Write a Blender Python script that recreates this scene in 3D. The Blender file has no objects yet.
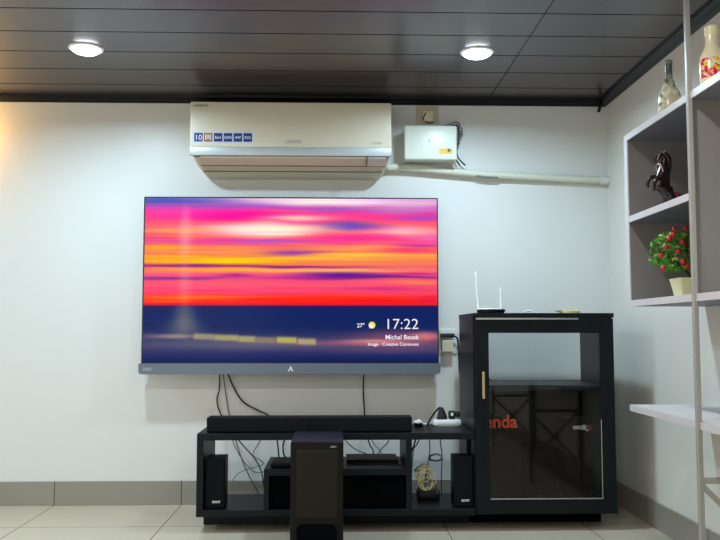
import bpy, bmesh, math, random
from mathutils import Vector, Matrix, noise as mnoise
random.seed(7)
D = bpy.data
scn = bpy.context.scene
COL = scn.collection
R = math.radians

# ------------------------------------------------------------------ camera
cam = D.cameras.new('camera'); camo = D.objects.new('camera', cam); COL.objects.link(camo)
camo.location = (0, 0, 0.795)
camo.rotation_euler = (R(90 + 4.21), 0, R(-1.66))
cam.sensor_width = 36; cam.lens = 829 / 720 * 36; cam.clip_start = 0.05
scn.camera = camo
# ------------------------------------------------------------------ world, exposure
w = D.worlds.new('world'); scn.world = w; w.use_nodes = True
w.node_tree.nodes['Background'].inputs[0].default_value = (0.75, 0.87, 1, 1)
w.node_tree.nodes['Background'].inputs[1].default_value = 0.6
vs = scn.view_settings
vs.view_transform = 'Standard'; vs.look = 'None'; vs.gamma = 1; vs.use_curve_mapping = False
vs.exposure = 0.0
LAMP_W = 13.5            # ceiling downlights of the row by the television wall
LAMP_W_REST = 7.4        # the other downlights
LAMP_COL = (0.61, 0.84, 1.0)
LAMP_COL_REST = (0.94, 0.955, 0.93)
SCREEN = 1.0
WINDOW_FILL = 3.2             # brightness of the panes of the unseen window added as frontal fill

# ------------------------------------------------------------------ materials
def lin(c):
    return tuple(((v/255)/12.92 if v/255 <= .04045 else (((v/255)+.055)/1.055)**2.4) for v in c)
MATS = {}
def mat(name, rgb, rough=.5, metal=0, spec=.5, bump=0, bscale=60, vary=0, emis=None, estr=1, coat=0):
    m = D.materials.new(name); m.use_nodes = True
    nt = m.node_tree; b = nt.nodes['Principled BSDF']
    c = (*lin(rgb), 1)
    b.inputs['Base Color'].default_value = c
    b.inputs['Roughness'].default_value = rough
    b.inputs['Metallic'].default_value = metal
    b.inputs['Specular IOR Level'].default_value = spec
    b.inputs['Coat Weight'].default_value = coat
    if emis:
        b.inputs['Emission Color'].default_value = (*lin(emis), 1)
        b.inputs['Emission Strength'].default_value = estr
    tc = nt.nodes.new('ShaderNodeTexCoord')
    if vary or bump:
        n = nt.nodes.new('ShaderNodeTexNoise'); n.inputs['Scale'].default_value = bscale
        n.inputs['Detail'].default_value = 4
        nt.links.new(tc.outputs['Object'], n.inputs['Vector'])
        if vary:
            mx = nt.nodes.new('ShaderNodeMix'); mx.data_type = 'RGBA'
            mx.inputs[6].default_value = tuple(v*(1-vary) for v in c[:3]) + (1,)
            mx.inputs[7].default_value = tuple(min(1, v*(1+vary)) for v in c[:3]) + (1,)
            nt.links.new(n.outputs['Fac'], mx.inputs[0]); nt.links.new(mx.outputs[2], b.inputs['Base Color'])
        if bump:
            bp = nt.nodes.new('ShaderNodeBump'); bp.inputs['Strength'].default_value = bump
            bp.inputs['Distance'].default_value = .002
            nt.links.new(n.outputs['Fac'], bp.inputs['Height']); nt.links.new(bp.outputs[0], b.inputs['Normal'])
    MATS[name] = m
    return m

def seam_mat(name, rgb, seam_rgb, sx, ox, sy, oy, wx, wy, rough, axes='XY', vary=.04, nscale=3, spec=.5, metal=0):
    """panels / tiles with joint lines every sx along the first axis and sy along the second"""
    m = mat(name, rgb, rough, metal, spec)
    nt = m.node_tree; b = nt.nodes['Principled BSDF']; N = nt.nodes.new; L = nt.links.new
    tc = nt.nodes['Texture Coordinate']; sp = N('ShaderNodeSeparateXYZ'); L(tc.outputs['Object'], sp.inputs[0])
    fac = None
    for ax, s, o, wd in ((axes[0], sx, ox, wx), (axes[1], sy, oy, wy)):
        if not s: continue
        a = N('ShaderNodeMath'); a.operation = 'SUBTRACT'; L(sp.outputs[ax], a.inputs[0]); a.inputs[1].default_value = o - s*50 - wd/2
        f = N('ShaderNodeMath'); f.operation = 'MODULO'; L(a.outputs[0], f.inputs[0]); f.inputs[1].default_value = s
        l = N('ShaderNodeMath'); l.operation = 'LESS_THAN'; L(f.outputs[0], l.inputs[0]); l.inputs[1].default_value = wd
        if fac is None: fac = l
        else:
            mxn = N('ShaderNodeMath'); mxn.operation = 'MAXIMUM'; L(fac.outputs[0], mxn.inputs[0]); L(l.outputs[0], mxn.inputs[1]); fac = mxn
    n = N('ShaderNodeTexNoise'); n.inputs['Scale'].default_value = nscale; n.inputs['Detail'].default_value = 6
    L(tc.outputs['Object'], n.inputs['Vector'])
    c = lin(rgb)
    v = N('ShaderNodeMix'); v.data_type = 'RGBA'
    v.inputs[6].default_value = tuple(k*(1-vary) for k in c)+(1,); v.inputs[7].default_value = tuple(min(1, k*(1+vary)) for k in c)+(1,)
    L(n.outputs['Fac'], v.inputs[0])
    mx = N('ShaderNodeMix'); mx.data_type = 'RGBA'; L(fac.outputs[0], mx.inputs[0]); L(v.outputs[2], mx.inputs[6])
    mx.inputs[7].default_value = (*lin(seam_rgb), 1); L(mx.outputs[2], b.inputs['Base Color'])
    sm = N('ShaderNodeMath'); sm.operation = 'MULTIPLY_ADD'; L(fac.outputs[0], sm.inputs[0]); sm.inputs[1].default_value = -spec; sm.inputs[2].default_value = spec
    L(sm.outputs[0], b.inputs['Specular IOR Level'])
    bp = N('ShaderNodeBump'); bp.inputs['Strength'].default_value = .35; bp.inputs['Distance'].default_value = .002; bp.invert = True
    L(fac.outputs[0], bp.inputs['Height']); L(bp.outputs[0], b.inputs['Normal'])
    return m

M = MATS
mat('wall_paint', (224, 224, 220), .38, bump=.03, bscale=120, spec=.4)
mat('right_wall_paint', (226, 223, 214), .3, bump=.03, bscale=120, spec=.5)
seam_mat('floor_tile', (192, 180, 158), (112, 104, 90), .577, .447, .577, 3.47, .004, .004, .28, vary=.05)
seam_mat('skirting_tile', (147, 141, 129), (84, 76, 66), .577, .447, 0, 0, .004, 0, .35, vary=.08, nscale=6)
seam_mat('skirting_tile_side', (147, 141, 129), (84, 76, 66), .577, 3.47, 0, 0, .004, 0, .35, axes='YX', vary=.08, nscale=6)
seam_mat('ceiling_panel', (68, 61, 67), (22, 20, 24), 2.44, .73, .222, 3.48, .003, .007, .24, vary=.06, spec=.6)
mat('cornice_black', (9, 11, 16), .4, spec=.2)
mat('cornice_grey', (20, 23, 32), .35, spec=.3)
mat('lamp_trim', (235, 235, 235), .4)
mat('lamp_glow', (255, 255, 255), .5, emis=(235, 246, 255), estr=14)
mat('tv_black', (8, 8, 10), .3)
mat('tv_bar_grey', (104, 114, 128), .38, metal=.35)
mat('mark_white', (235, 238, 240), .5)
mat('mark_silver', (170, 176, 180), .4)
mat('ac_white', (228, 219, 198), .3, coat=.2)
mat('ac_shell', (208, 200, 184), .4)
mat('ac_stripe', (196, 203, 204), .35, metal=.1)
mat('ac_panel', (206, 206, 200), .4)
mat('ac_dark', (90, 84, 74), .5)
mat('sticker_blue', (24, 52, 140), .4)
mat('sticker_brown', (176, 96, 54), .4)
mat('sticker_paper', (225, 228, 230), .5)
mat('box_plastic', (226, 230, 218), .35)
mat('yellow_label', (236, 184, 20), .5)
mat('switch_cream', (232, 222, 196), .4)
mat('plate_beige', (205, 197, 172), .5)
mat('pipe_wrap', (216, 216, 198), .6, bump=.4, bscale=40)
mat('furniture_black', (15, 22, 27), .42, vary=.1, bscale=20, spec=.16)
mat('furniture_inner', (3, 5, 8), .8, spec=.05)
mat('brass', (205, 180, 140), .3, metal=.8)
mat('chrome', (200, 204, 208), .25, metal=.9)
mat('bar_fabric', (17, 23, 27), .8, spec=.15, bump=.6, bscale=900)
mat('speaker_black', (12, 15, 18), .5, spec=.15)
mat('sub_cloth', (44, 40, 35), .9, spec=.1, bump=.7, bscale=900, vary=.12)
mat('sub_top', (22, 28, 40), .35, spec=.35)
mat('gloss_black', (6, 7, 9), .3, spec=.2)
mat('cable_black', (14, 14, 15), .5)
mat('cable_grey', (120, 122, 120), .5)
mat('cable_cream', (226, 212, 160), .5)
mat('plastic_white', (232, 234, 230), .35)
mat('carton_dark', (12, 10, 11), .8, spec=.05)
mat('print_orange', (255, 78, 10), .5, emis=None)
mat('shelf_white', (206, 202, 203), .35)
mat('shelf_grey', (130, 125, 123), .45, vary=.03, bscale=5)
mat('shelf_under', (112, 114, 124), .45)
mat('tube_grey', (164, 163, 158), .4, metal=.2)
mat('bronze_dark', (40, 26, 24), .25, metal=.3)
mat('bronze_pale', (190, 170, 158), .3)
mat('bronze_red', (120, 26, 34), .3)
mat('pot_cream', (226, 220, 176), .4)
mat('soil', (58, 42, 32), .9)
mat('stem_brown', (70, 48, 40), .7)
mat('berry_red', (188, 22, 26), .3)
mat('leaf_green', (78, 150, 40), .5, vary=.6, bscale=30)
mat('leaf_pale', (140, 176, 70), .5, vary=.4, bscale=30)
mat('cork', (190, 160, 90), .7)
mat('warm_glow', (255, 220, 160), .5, emis=(255, 190, 90), estr=8)
mat('tan_paper', (200, 190, 130), .6)

def glass_mat():
    m = D.materials.new('door_glass'); m.use_nodes = True; nt = m.node_tree; nt.nodes.clear()
    N = nt.nodes.new; L = nt.links.new
    o = N('ShaderNodeOutputMaterial'); mx = N('ShaderNodeMixShader'); t = N('ShaderNodeBsdfTransparent'); g = N('ShaderNodeBsdfGlossy'); f = N('ShaderNodeFresnel')
    t.inputs[0].default_value = (.965, .98, .985, 1); g.inputs['Roughness'].default_value = 0.02; f.inputs[0].default_value = 1.55
    ge = N('ShaderNodeNewGeometry'); nb = N('ShaderNodeMath'); nb.operation = 'SUBTRACT'; nb.inputs[0].default_value = 1; L(ge.outputs['Backfacing'], nb.inputs[1])
    fm = N('ShaderNodeMath'); fm.operation = 'MULTIPLY'; L(f.outputs[0], fm.inputs[0]); L(nb.outputs[0], fm.inputs[1]); L(fm.outputs[0], mx.inputs[0]); L(t.outputs[0], mx.inputs[1]); L(g.outputs[0], mx.inputs[2]); L(mx.outputs[0], o.inputs[0])
    MATS['door_glass'] = m
glass_mat()

def vase_mat(name, base, cols, scale, lo, hi, band, top=None, toprange=None):
    """glazed ceramic: soft voronoi / noise blotches between two heights, optional other colour above"""
    m = mat(name, base, .25, coat=.3); nt = m.node_tree; b = nt.nodes['Principled BSDF']; N = nt.nodes.new; L = nt.links.new
    tc = nt.nodes['Texture Coordinate']; cur = None
    sp = N('ShaderNodeSeparateXYZ'); L(tc.outputs['Object'], sp.inputs[0])
    prev = N('ShaderNodeRGB'); prev.outputs[0].default_value = (*lin(base), 1); prev = prev.outputs[0]
    up = N('ShaderNodeMath'); up.operation = 'GREATER_THAN'; L(sp.outputs['Z'], up.inputs[0]); up.inputs[1].default_value = band[0]
    dn = N('ShaderNodeMath'); dn.operation = 'LESS_THAN'; L(sp.outputs['Z'], dn.inputs[0]); dn.inputs[1].default_value = band[1]
    bn = N('ShaderNodeMath'); bn.operation = 'MULTIPLY'; L(up.outputs[0], bn.inputs[0]); L(dn.outputs[0], bn.inputs[1])
    for i, c in enumerate(cols):
        n = N('ShaderNodeTexNoise'); n.inputs['Scale'].default_value = scale*(1+.2*i); n.inputs['Detail'].default_value = 1
        mp = N('ShaderNodeMapping'); mp.inputs['Location'].default_value = (i*3.1, i*1.7, i*.9)
        L(tc.outputs['Object'], mp.inputs[0]); L(mp.outputs[0], n.inputs['Vector'])
        r = N('ShaderNodeMapRange'); r.inputs[1].default_value = lo; r.inputs[2].default_value = hi; L(n.outputs['Fac'], r.inputs[0])
        k = N('ShaderNodeMath'); k.operation = 'MULTIPLY'; L(r.outputs[0], k.inputs[0]); L(bn.outputs[0], k.inputs[1])
        mx = N('ShaderNodeMix'); mx.data_type = 'RGBA'; L(k.outputs[0], mx.inputs[0]); L(prev, mx.inputs[6]); mx.inputs[7].default_value = (*lin(c), 1)
        prev = mx.outputs[2]
    if top:
        r = N('ShaderNodeMapRange'); r.inputs[1].default_value, r.inputs[2].default_value = toprange; L(sp.outputs['Z'], r.inputs[0])
        mx = N('ShaderNodeMix'); mx.data_type = 'RGBA'; L(r.outputs[0], mx.inputs[0]); L(prev, mx.inputs[6]); mx.inputs[7].default_value = (*lin(top), 1)
        prev = mx.outputs[2]
    L(prev, b.inputs['Base Color'])

# ------------------------------------------------------------------ helpers
def origin(o):
    v = Vector((0, 0, 0))
    while o: v = v + o.location; o = o.parent
    return v
def obj(name, bm, m, parent=None, at=None, smooth=False):
    """link a bmesh (built in world coordinates) as one mesh object"""
    if at is not None: base = Vector(at)
    elif parent is not None: base = origin(parent)
    else: base = Vector((0, 0, 0))
    bmesh.ops.translate(bm, verts=bm.verts, vec=-base)
    bmesh.ops.recalc_face_normals(bm, faces=bm.faces)
    me = D.meshes.new(name); bm.to_mesh(me); bm.free()
    for mm in (m if isinstance(m, (list, tuple)) else [m]): me.materials.append(MATS[mm])
    o = D.objects.new(name, me); COL.objects.link(o)
    if parent is not None:
        o.parent = parent; o.location = base - origin(parent)
    else: o.location = base
    if smooth:
        for p in me.polygons: p.use_smooth = True
        if smooth != 'all':
            try: me.set_sharp_from_angle(angle=R(38))
            except Exception: pass
    return o
def tag(o, label=None, cat=None, group=None, kind=None):
    for k, v in (('label', label), ('category', cat), ('group', group), ('kind', kind)):
        if v: o[k] = v
    return o
def thing(name, loc, label, cat, group=None):
    o = D.objects.new(name, None); COL.objects.link(o); o.location = loc; o.empty_display_size = .05
    return tag(o, label, cat, group)
def bx(bm, x0, x1, y0, y1, z0, z1, bev=0, seg=2, mi=0):
    g = bmesh.ops.create_cube(bm, size=1)
    vs_ = g['verts']
    bmesh.ops.scale(bm, verts=vs_, vec=(abs(x1-x0), abs(y1-y0), abs(z1-z0)))
    bmesh.ops.translate(bm, verts=vs_, vec=((x0+x1)/2, (y0+y1)/2, (z0+z1)/2))
    fs = set(f for v in vs_ for f in v.link_faces)
    for f in fs: f.material_index = mi
    if bev:
        es = list(set(e for v in vs_ for e in v.link_edges))
        bmesh.ops.bevel(bm, geom=es, offset=bev, segments=seg, affect='EDGES', profile=.5)
    return bm
def box(*a, **k): return bx(bmesh.new(), *a, **k)
def lathe(bm, prof, cx, cy, z0, seg=32, sq=0):
    rings = []
    for r, z in prof:
        rings.append([bm.verts.new((cx + r*math.cos(2*math.pi*i/seg), cy + r*math.sin(2*math.pi*i/seg), z0+z)) for i in range(seg)])
    for a, b in zip(rings, rings[1:]):
        for i in range(seg): bm.faces.new((a[i], a[(i+1) % seg], b[(i+1) % seg], b[i]))
    bm.faces.new(rings[0][::-1]); bm.faces.new(rings[-1])
    return bm
def smooth_path(pts, n=8):
    P = [Vector(p) for p in pts]
    if len(P) < 3: return P
    out = []
    Q = [P[0]*2-P[1]] + P + [P[-1]*2-P[-2]]
    for i in range(1, len(Q)-2):
        for k in range(n):
            t = k/n; a, b, c, d = Q[i-1], Q[i], Q[i+1], Q[i+2]
            out.append(.5*((2*b)+(-a+c)*t+(2*a-5*b+4*c-d)*t*t+(-a+3*b-3*c+d)*t**3))
    out.append(P[-1]); return out
def tube(bm, pts, r, seg=8, curve=True, rr=None):
    P = smooth_path(pts) if curve else [Vector(p) for p in pts]
    up = Vector((0.13, .31, .94)); rings = []
    for i, p in enumerate(P):
        t = (P[min(i+1, len(P)-1)] - P[max(i-1, 0)]).normalized()
        s = t.cross(up)
        if s.length < 1e-3: s = t.cross(Vector((1, 0, 0)))
        s.normalize(); u = s.cross(t).normalized(); up = u
        q = rr(i/(len(P)-1)) if rr else r
        rings.append([bm.verts.new(p + q*(math.cos(2*math.pi*k/seg)*s + math.sin(2*math.pi*k/seg)*u)) for k in range(seg)])
    for a, b in zip(rings, rings[1:]):
        for k in range(seg): bm.faces.new((a[k], a[(k+1) % seg], b[(k+1) % seg], b[k]))
    bm.faces.new(rings[0][::-1]); bm.faces.new(rings[-1])
    return bm
def bar(bm, a, b, w_, h_=None):
    """square section bar between two points"""
    h_ = h_ or w_
    a, b = Vector(a), Vector(b); t = (b-a).normalized()
    s = t.cross(Vector((0, 1, 0))); s = s.normalized() if s.length > 1e-3 else Vector((1, 0, 0)); u = s.cross(t).normalized()
    vsl = []
    for p in (a, b):
        vsl.append([bm.verts.new(p + i*w_/2*s + j*h_/2*u) for i, j in ((-1, -1), (1, -1), (1, 1), (-1, 1))])
    for k in range(4): bm.faces.new((vsl[0][k], vsl[0][(k+1) % 4], vsl[1][(k+1) % 4], vsl[1][k]))
    bm.faces.new(vsl[0][::-1]); bm.faces.new(vsl[1])
    return bm
def loft(bm, secs):
    """secs: list of vertex rings"""
    rs = [[bm.verts.new(p) for p in s] for s in secs]
    n = len(rs[0])
    for a, b in zip(rs, rs[1:]):
        for i in range(n): bm.faces.new((a[i], a[(i+1) % n], b[(i+1) % n], b[i]))
    bm.faces.new(rs[0][::-1]); bm.faces.new(rs[-1]); return bm
def text(name, s, size, x, y, z, m, parent, align='LEFT', extrude=.0004, bold=0, sx=1):
    c = D.curves.new(name, 'FONT'); c.body = s; c.size = size; c.extrude = extrude; c.align_x = align; c.offset = bold
    t = D.objects.new('tmp', c); COL.objects.link(t)
    bpy.context.view_layer.update()
    me = D.meshes.new_from_object(t.evaluated_get(bpy.context.evaluated_depsgraph_get()))
    D.objects.remove(t); D.curves.remove(c)
    me.name = name; me.transform(Matrix.Scale(sx, 4, (1, 0, 0)))
    me.transform(Matrix.Rotation(R(90), 4, 'X'))
    me.materials.clear(); me.materials.append(MATS[m])
    o = D.objects.new(name, me); COL.objects.link(o)
    o.parent = parent; o.location = Vector((x, y, z)) - origin(parent)
    return o
def copy_tree(o, parent=None):
    kids = [c for c in o.children]
    c = o.copy(); COL.objects.link(c)
    if parent is not None: c.parent = parent
    for k in kids: copy_tree(k, c)
    return c
def struct(name, bm, m, label=None, **k):
    return tag(obj(name, bm, m, **k), label, None, None, 'structure')

# ------------------------------------------------------------------ room
XL, XR, YB, YF, CZ = -3.2, 1.30, 3.90, -2.8, 1.905
struct('floor', box(XL-.1, XR+.1, YF-.1, YB+.1, -.1, 0), 'floor_tile', 'beige ceramic tile floor')
struct('ceiling', box(XL-.1, XR+.1, YF-.1, YB+.1, CZ, CZ+.1), 'ceiling_panel', 'dark glossy panelled ceiling')
struct('wall_back', box(XL-.1, XR+.1, YB, YB+.1, 0, CZ), 'wall_paint', 'white wall behind the television')
struct('wall_right', box(XR, XR+.1, YF-.1, YB, 0, CZ), 'right_wall_paint', 'white side wall with shelving')
struct('wall_left', box(XL-.1, XL, YF-.1, YB, 0, CZ), 'wall_paint', 'white wall left')
WL = (-2.9, -.8, .35, 1.60)    # opening for the added fill window behind the viewer: x0, x1, z0, z1
bm = bmesh.new(); bx(bm, XL, WL[0], YF-.1, YF, 0, CZ); bx(bm, WL[1], XR, YF-.1, YF, 0, CZ); bx(bm, WL[0], WL[1], YF-.1, YF, 0, WL[2]); bx(bm, WL[0], WL[1], YF-.1, YF, WL[3], CZ)
struct('wall_front', bm, 'wall_paint', 'white wall behind the viewer')
mat('fill_pane', (255, 255, 255), .5, emis=(244, 244, 238), estr=WINDOW_FILL)
bm = bmesh.new(); xm = (WL[0]+WL[1])/2
for a in ((WL[0], WL[0]+.05, WL[2], WL[3]), (WL[1]-.05, WL[1], WL[2], WL[3]), (WL[0]+.05, WL[1]-.05, WL[2], WL[2]+.05), (WL[0]+.05, WL[1]-.05, WL[3]-.05, WL[3]), (xm-.025, xm+.025, WL[2]+.05, WL[3]-.05)): bx(bm, a[0], a[1], YF-.07, YF-.02, a[2], a[3])
wn = struct('added_window_1', bm, 'lamp_trim', 'added white framed window, unseen, lighting the room from behind the viewer')
obj('pane', box(WL[0]+.04, WL[1]-.04, YF-.06, YF-.05, WL[2]+.04, WL[3]-.04), 'fill_pane', wn)
struct('baseboard_back', box(XL, XR, YB-.010, YB, 0, .108, .001, 1), 'skirting_tile', 'brown-grey tile skirting under the television wall')
struct('baseboard_right', box(XR-.010, XR, YF, YB-.010, 0, .108, .001, 1), 'skirting_tile_side', 'brown-grey tile skirting of side wall')
def cornice(axis):
    bm = bmesh.new()
    pr = [(0, 0), (0, -.030), (.008, -.030), (.014, -.024), (.03, -.018), (.042, -.010), (.045, 0)]
    if axis == 'x': secs = [[(x, YB-d, CZ+z) for d, z in pr] for x in (XL, XR)]
    else: secs = [[(XR-d, y, CZ+z) for d, z in pr] for y in (YF, YB-.0)]
    return loft(bm, secs)
struct('trim_1', cornice('x'), 'cornice_black', 'black ceiling cornice over the television wall')
struct('trim_2', cornice('y'), 'cornice_grey', 'dark grey ceiling cornice over the side wall')

# ------------------------------------------------------------------ downlights
def make_downlight(x, y):
    t = thing('ceiling_downlight', (x, y, CZ), 'round white downlight in the dark ceiling', 'ceiling light', 'round ceiling downlights')
    bm = bmesh.new(); seg = 32
    prof = [(.068, 0), (.068, -.003), (.062, -.006), (.054, -.005), (.054, 0)]
    rings = [[bm.verts.new((x+r*math.cos(2*math.pi*i/seg), y+r*math.sin(2*math.pi*i/seg), CZ+z)) for i in range(seg)] for r, z in prof]
    for a, b in zip(rings, rings[1:]):
        for i in range(seg): bm.faces.new((a[i], a[(i+1) % seg], b[(i+1) % seg], b[i]))
    obj('trim_ring', bm, 'lamp_trim', t, smooth=True)
    obj('diffuser', lathe(bmesh.new(), [(.056, -.002), (.054, -.010), (.044, -.017), (.02, -.021)], x, y, CZ), 'lamp_glow', t, smooth=True)
    l = D.lights.new('downlight_lamp', 'AREA'); l.shape = 'DISK'; l.size = .1; l.energy = LAMP_W; l.color = LAMP_COL; l.spread = R(165)
    lo = D.objects.new('lamp', l); COL.objects.link(lo); lo.parent = t; lo.location = (0, 0, -.024)
    return t
DL = [(-.985, 3.22), (.56, 3.22)] + [(x, y) for y in (1.95, .65, -.65, -1.95) for x in (-.985, .56)] + [(-2.53, y) for y in (3.22, 1.95, .65, -.65, -1.95)]
first = None; rest = None
for i, (x, y) in enumerate(DL):
    if first is None: o = first = make_downlight(x, y)
    else: o = copy_tree(first); o.location = (x, y, CZ)
    if y < 3:
        if rest is None:
            rest = first.children[-1].data.copy() if first.children[-1].type == 'LIGHT' else next(c for c in first.children if c.type == 'LIGHT').data.copy()
            rest.energy = LAMP_W_REST; rest.color = LAMP_COL_REST
        for c in o.children:
            if c.type == 'LIGHT': c.data = rest
    if i == 0: o['label'] = 'glowing round downlight above the left end of the television'
    elif i == 1: o['label'] = 'glowing round downlight above the white box right of the air conditioner'
    else: o['label'] = 'round downlight in the ceiling outside the picture'

# added sconce, unseen past the left frame edge, casts the warm strip there
sc = thing('added_sconce', (-1.80, YB, 1.5), 'added warm sconce, unseen, past the left end of the television wall', 'added light')
obj('wall_plate', box(-1.84, -1.76, YB-.015, YB, 1.42, 1.58, .004), 'brass', sc)
obj('lamp_shade', lathe(bmesh.new(), [(.035, 0), (.05, .10), (.052, .14)], -1.80, YB-.075, 1.45), 'warm_glow', sc, smooth=True)
obj('arm', box(-1.807, -1.793, YB-.06, YB-.01, 1.44, 1.454), 'brass', sc)
l = D.lights.new('added_sconce_lamp', 'POINT'); l.energy = 3.2; l.color = (1, .55, .14); l.shadow_soft_size = .05
lo = D.objects.new('lamp', l); COL.objects.link(lo); lo.parent = sc; lo.location = (0.06, -.12, .24)

# ------------------------------------------------------------------ television
def screen_colour(px, py):
    """sunset picture shown on the television: rows of colour and long soft streaks"""
    q = mnoise.noise(Vector((px*.022, py*.17, 3.3))); q2 = mnoise.noise(Vector((px*.012, py*.42, 9.1)))
    opy = py
    if py < 305: py = py + 1.6*q
    rows = [(198, (236, 150, 206)), (206, (214, 96, 190)), (214, (255, 62, 150)), (222, (255, 78, 128)), (232, (255, 110, 110)),
            (243, (255, 70, 140)), (250, (252, 120, 96)), (258, (252, 150, 70)), (266, (250, 120, 90)), (276, (246, 84, 130)), (286, (255, 78, 112)), (294, (252, 66, 108)),
            (299, (255, 52, 50)), (303, (255, 28, 20)), (306.5, (240, 24, 44)), (308, (30, 26, 92)), (314, (10, 34, 96)), (328, (16, 34, 92)), (340, (44, 50, 98)), (347, (66, 66, 108)), (356, (36, 42, 98)), (364, (6, 26, 84))]
    c = rows[-1][1]
    for (a, ca), (b, cb) in zip(rows, rows[1:]):
        if a <= py <= b:
            t = (py-a)/(b-a); c = tuple(ca[i]*(1-t)+cb[i]*t for i in range(3)); break
    S = [  # cx, cy, sx, sy, colour, alpha
        (160, 202, 70, 4, (64, 84, 190), .95), (225, 207, 70, 3, (150, 70, 200), .8), (228, 217, 45, 4, (255, 0, 160), .9), (175, 214, 30, 5, (255, 60, 180), .6),
        (350, 202, 75, 5, (255, 236, 240), 1), (300, 199, 50, 4, (255, 240, 235), .9), (420, 204, 30, 6, (226, 170, 225), .7), (400, 211, 40, 2.5, (190, 120, 210), .8), (335, 211, 30, 1.8, (150, 90, 200), .8),
        (296, 219, 26, 3, (255, 210, 205), .8), (425, 218, 25, 3, (170, 70, 200), .75), (350, 227, 26, 4.2, (100, 70, 190), .95), (382, 231, 20, 2, (220, 50, 180), .6),
        (264, 231, 36, 5.6, (255, 250, 240), 1), (264, 231.5, 24, 4, (255, 252, 244), 1), (262, 231, 52, 6.5, (255, 235, 205), .75), (405, 233, 28, 5, (255, 196, 190), .9), (360, 239, 34, 3.5, (255, 40, 150), .8), (430, 238, 16, 5, (250, 110, 190), .6),
        (172, 232, 34, 2, (255, 170, 90), .7), (185, 238, 44, 1.6, (255, 130, 60), .6), (165, 249, 28, 2.5, (255, 170, 40), .9), (165, 243, 30, 1.6, (200, 90, 190), .5), (268, 243, 34, 2, (170, 90, 200), .85), (292, 254, 24, 3, (140, 50, 180), .9),
        (225, 252, 38, 4, (255, 150, 80), .7), (345, 249, 40, 3, (255, 160, 90), .7), (352, 258, 48, 3.2, (255, 190, 70), .9), (420, 247, 22, 1.6, (190, 40, 180), .8), (410, 252, 26, 3, (255, 40, 120), .7),
        (226, 263, 52, 3.8, (255, 208, 0), 1), (165, 261, 28, 3, (255, 180, 30), .9), (185, 267.5, 60, 1.3, (110, 20, 150), .95), (290, 268.5, 60, 1.2, (120, 20, 140), .9), (230, 272.5, 90, 2.2, (255, 180, 50), .95), (330, 272.5, 60, 2, (255, 190, 110), .8),
        (340, 276, 32, 2.4, (100, 24, 150), 1), (372, 279, 60, 1.9, (90, 20, 140), .95), (175, 280.5, 46, 1.6, (130, 40, 150), .9), (235, 278, 14, 1.6, (150, 20, 140), .7), (415, 275, 26, 1.2, (200, 20, 120), .7), (420, 284, 26, 2, (255, 150, 70), .8), (300, 280, 34, 1.4, (180, 30, 140), .7),
        (330, 287, 80, 2.5, (246, 84, 120), .6), (200, 288, 50, 2, (255, 90, 130), .6), (385, 291, 42, 1.6, (210, 50, 120), .6), (200, 299, 60, 1.8, (255, 110, 20), .95), (300, 300, 70, 2, (255, 40, 10), .8), (165, 303, 26, 1.5, (255, 90, 20), .8), (430, 301, 14, 3, (220, 20, 90), .6),
        # pinkish and grey patches below the horizon, narrow pale upright streak
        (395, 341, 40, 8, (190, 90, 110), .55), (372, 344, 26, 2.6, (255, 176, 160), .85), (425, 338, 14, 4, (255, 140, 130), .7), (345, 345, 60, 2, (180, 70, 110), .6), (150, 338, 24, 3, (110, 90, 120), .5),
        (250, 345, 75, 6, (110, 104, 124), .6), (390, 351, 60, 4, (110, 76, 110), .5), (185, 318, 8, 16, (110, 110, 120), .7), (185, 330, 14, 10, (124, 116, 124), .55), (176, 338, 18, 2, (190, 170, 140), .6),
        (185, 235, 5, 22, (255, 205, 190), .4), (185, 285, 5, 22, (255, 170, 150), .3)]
    for cx, cy, sx, sy, col, a in S:
        d = abs((px-cx)/(sx*1.1))**1.45 + ((py-cy)/sy)**2
        if cy < 307 < py or (cy > 307 > py): continue
        if d < 9:
            k = a*math.exp(-d*d*.35 - d*.35)
            c = tuple(c[i]*(1-k)+col[i]*k for i in range(3))
    if opy < 306: c = (c[0]+10*q2, min(255, c[1]*(1+.16*q2)+8*q2), c[2]*(1-.12*q2))
    if py > 309:  # row of short yellowish bars with soft edges
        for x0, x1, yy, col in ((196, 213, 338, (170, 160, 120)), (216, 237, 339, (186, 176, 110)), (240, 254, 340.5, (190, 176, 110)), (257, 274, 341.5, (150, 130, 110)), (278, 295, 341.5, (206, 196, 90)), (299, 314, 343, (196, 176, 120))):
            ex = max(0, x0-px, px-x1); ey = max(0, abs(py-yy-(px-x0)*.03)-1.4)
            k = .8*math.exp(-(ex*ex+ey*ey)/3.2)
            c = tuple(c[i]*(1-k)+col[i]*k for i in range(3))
    return c
tv = thing('television', (-.2055, 3.86, .60), 'large flat television showing a pink and orange sunset, on the white wall', 'television')
obj('back_housing', box(-.70, .29, 3.83, 3.898, .68, 1.30, .006), 'tv_black', tv)
obj('frame', box(-.883, .472, 3.803, 3.835, .63, 1.412, .003), 'tv_black', tv)
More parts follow.
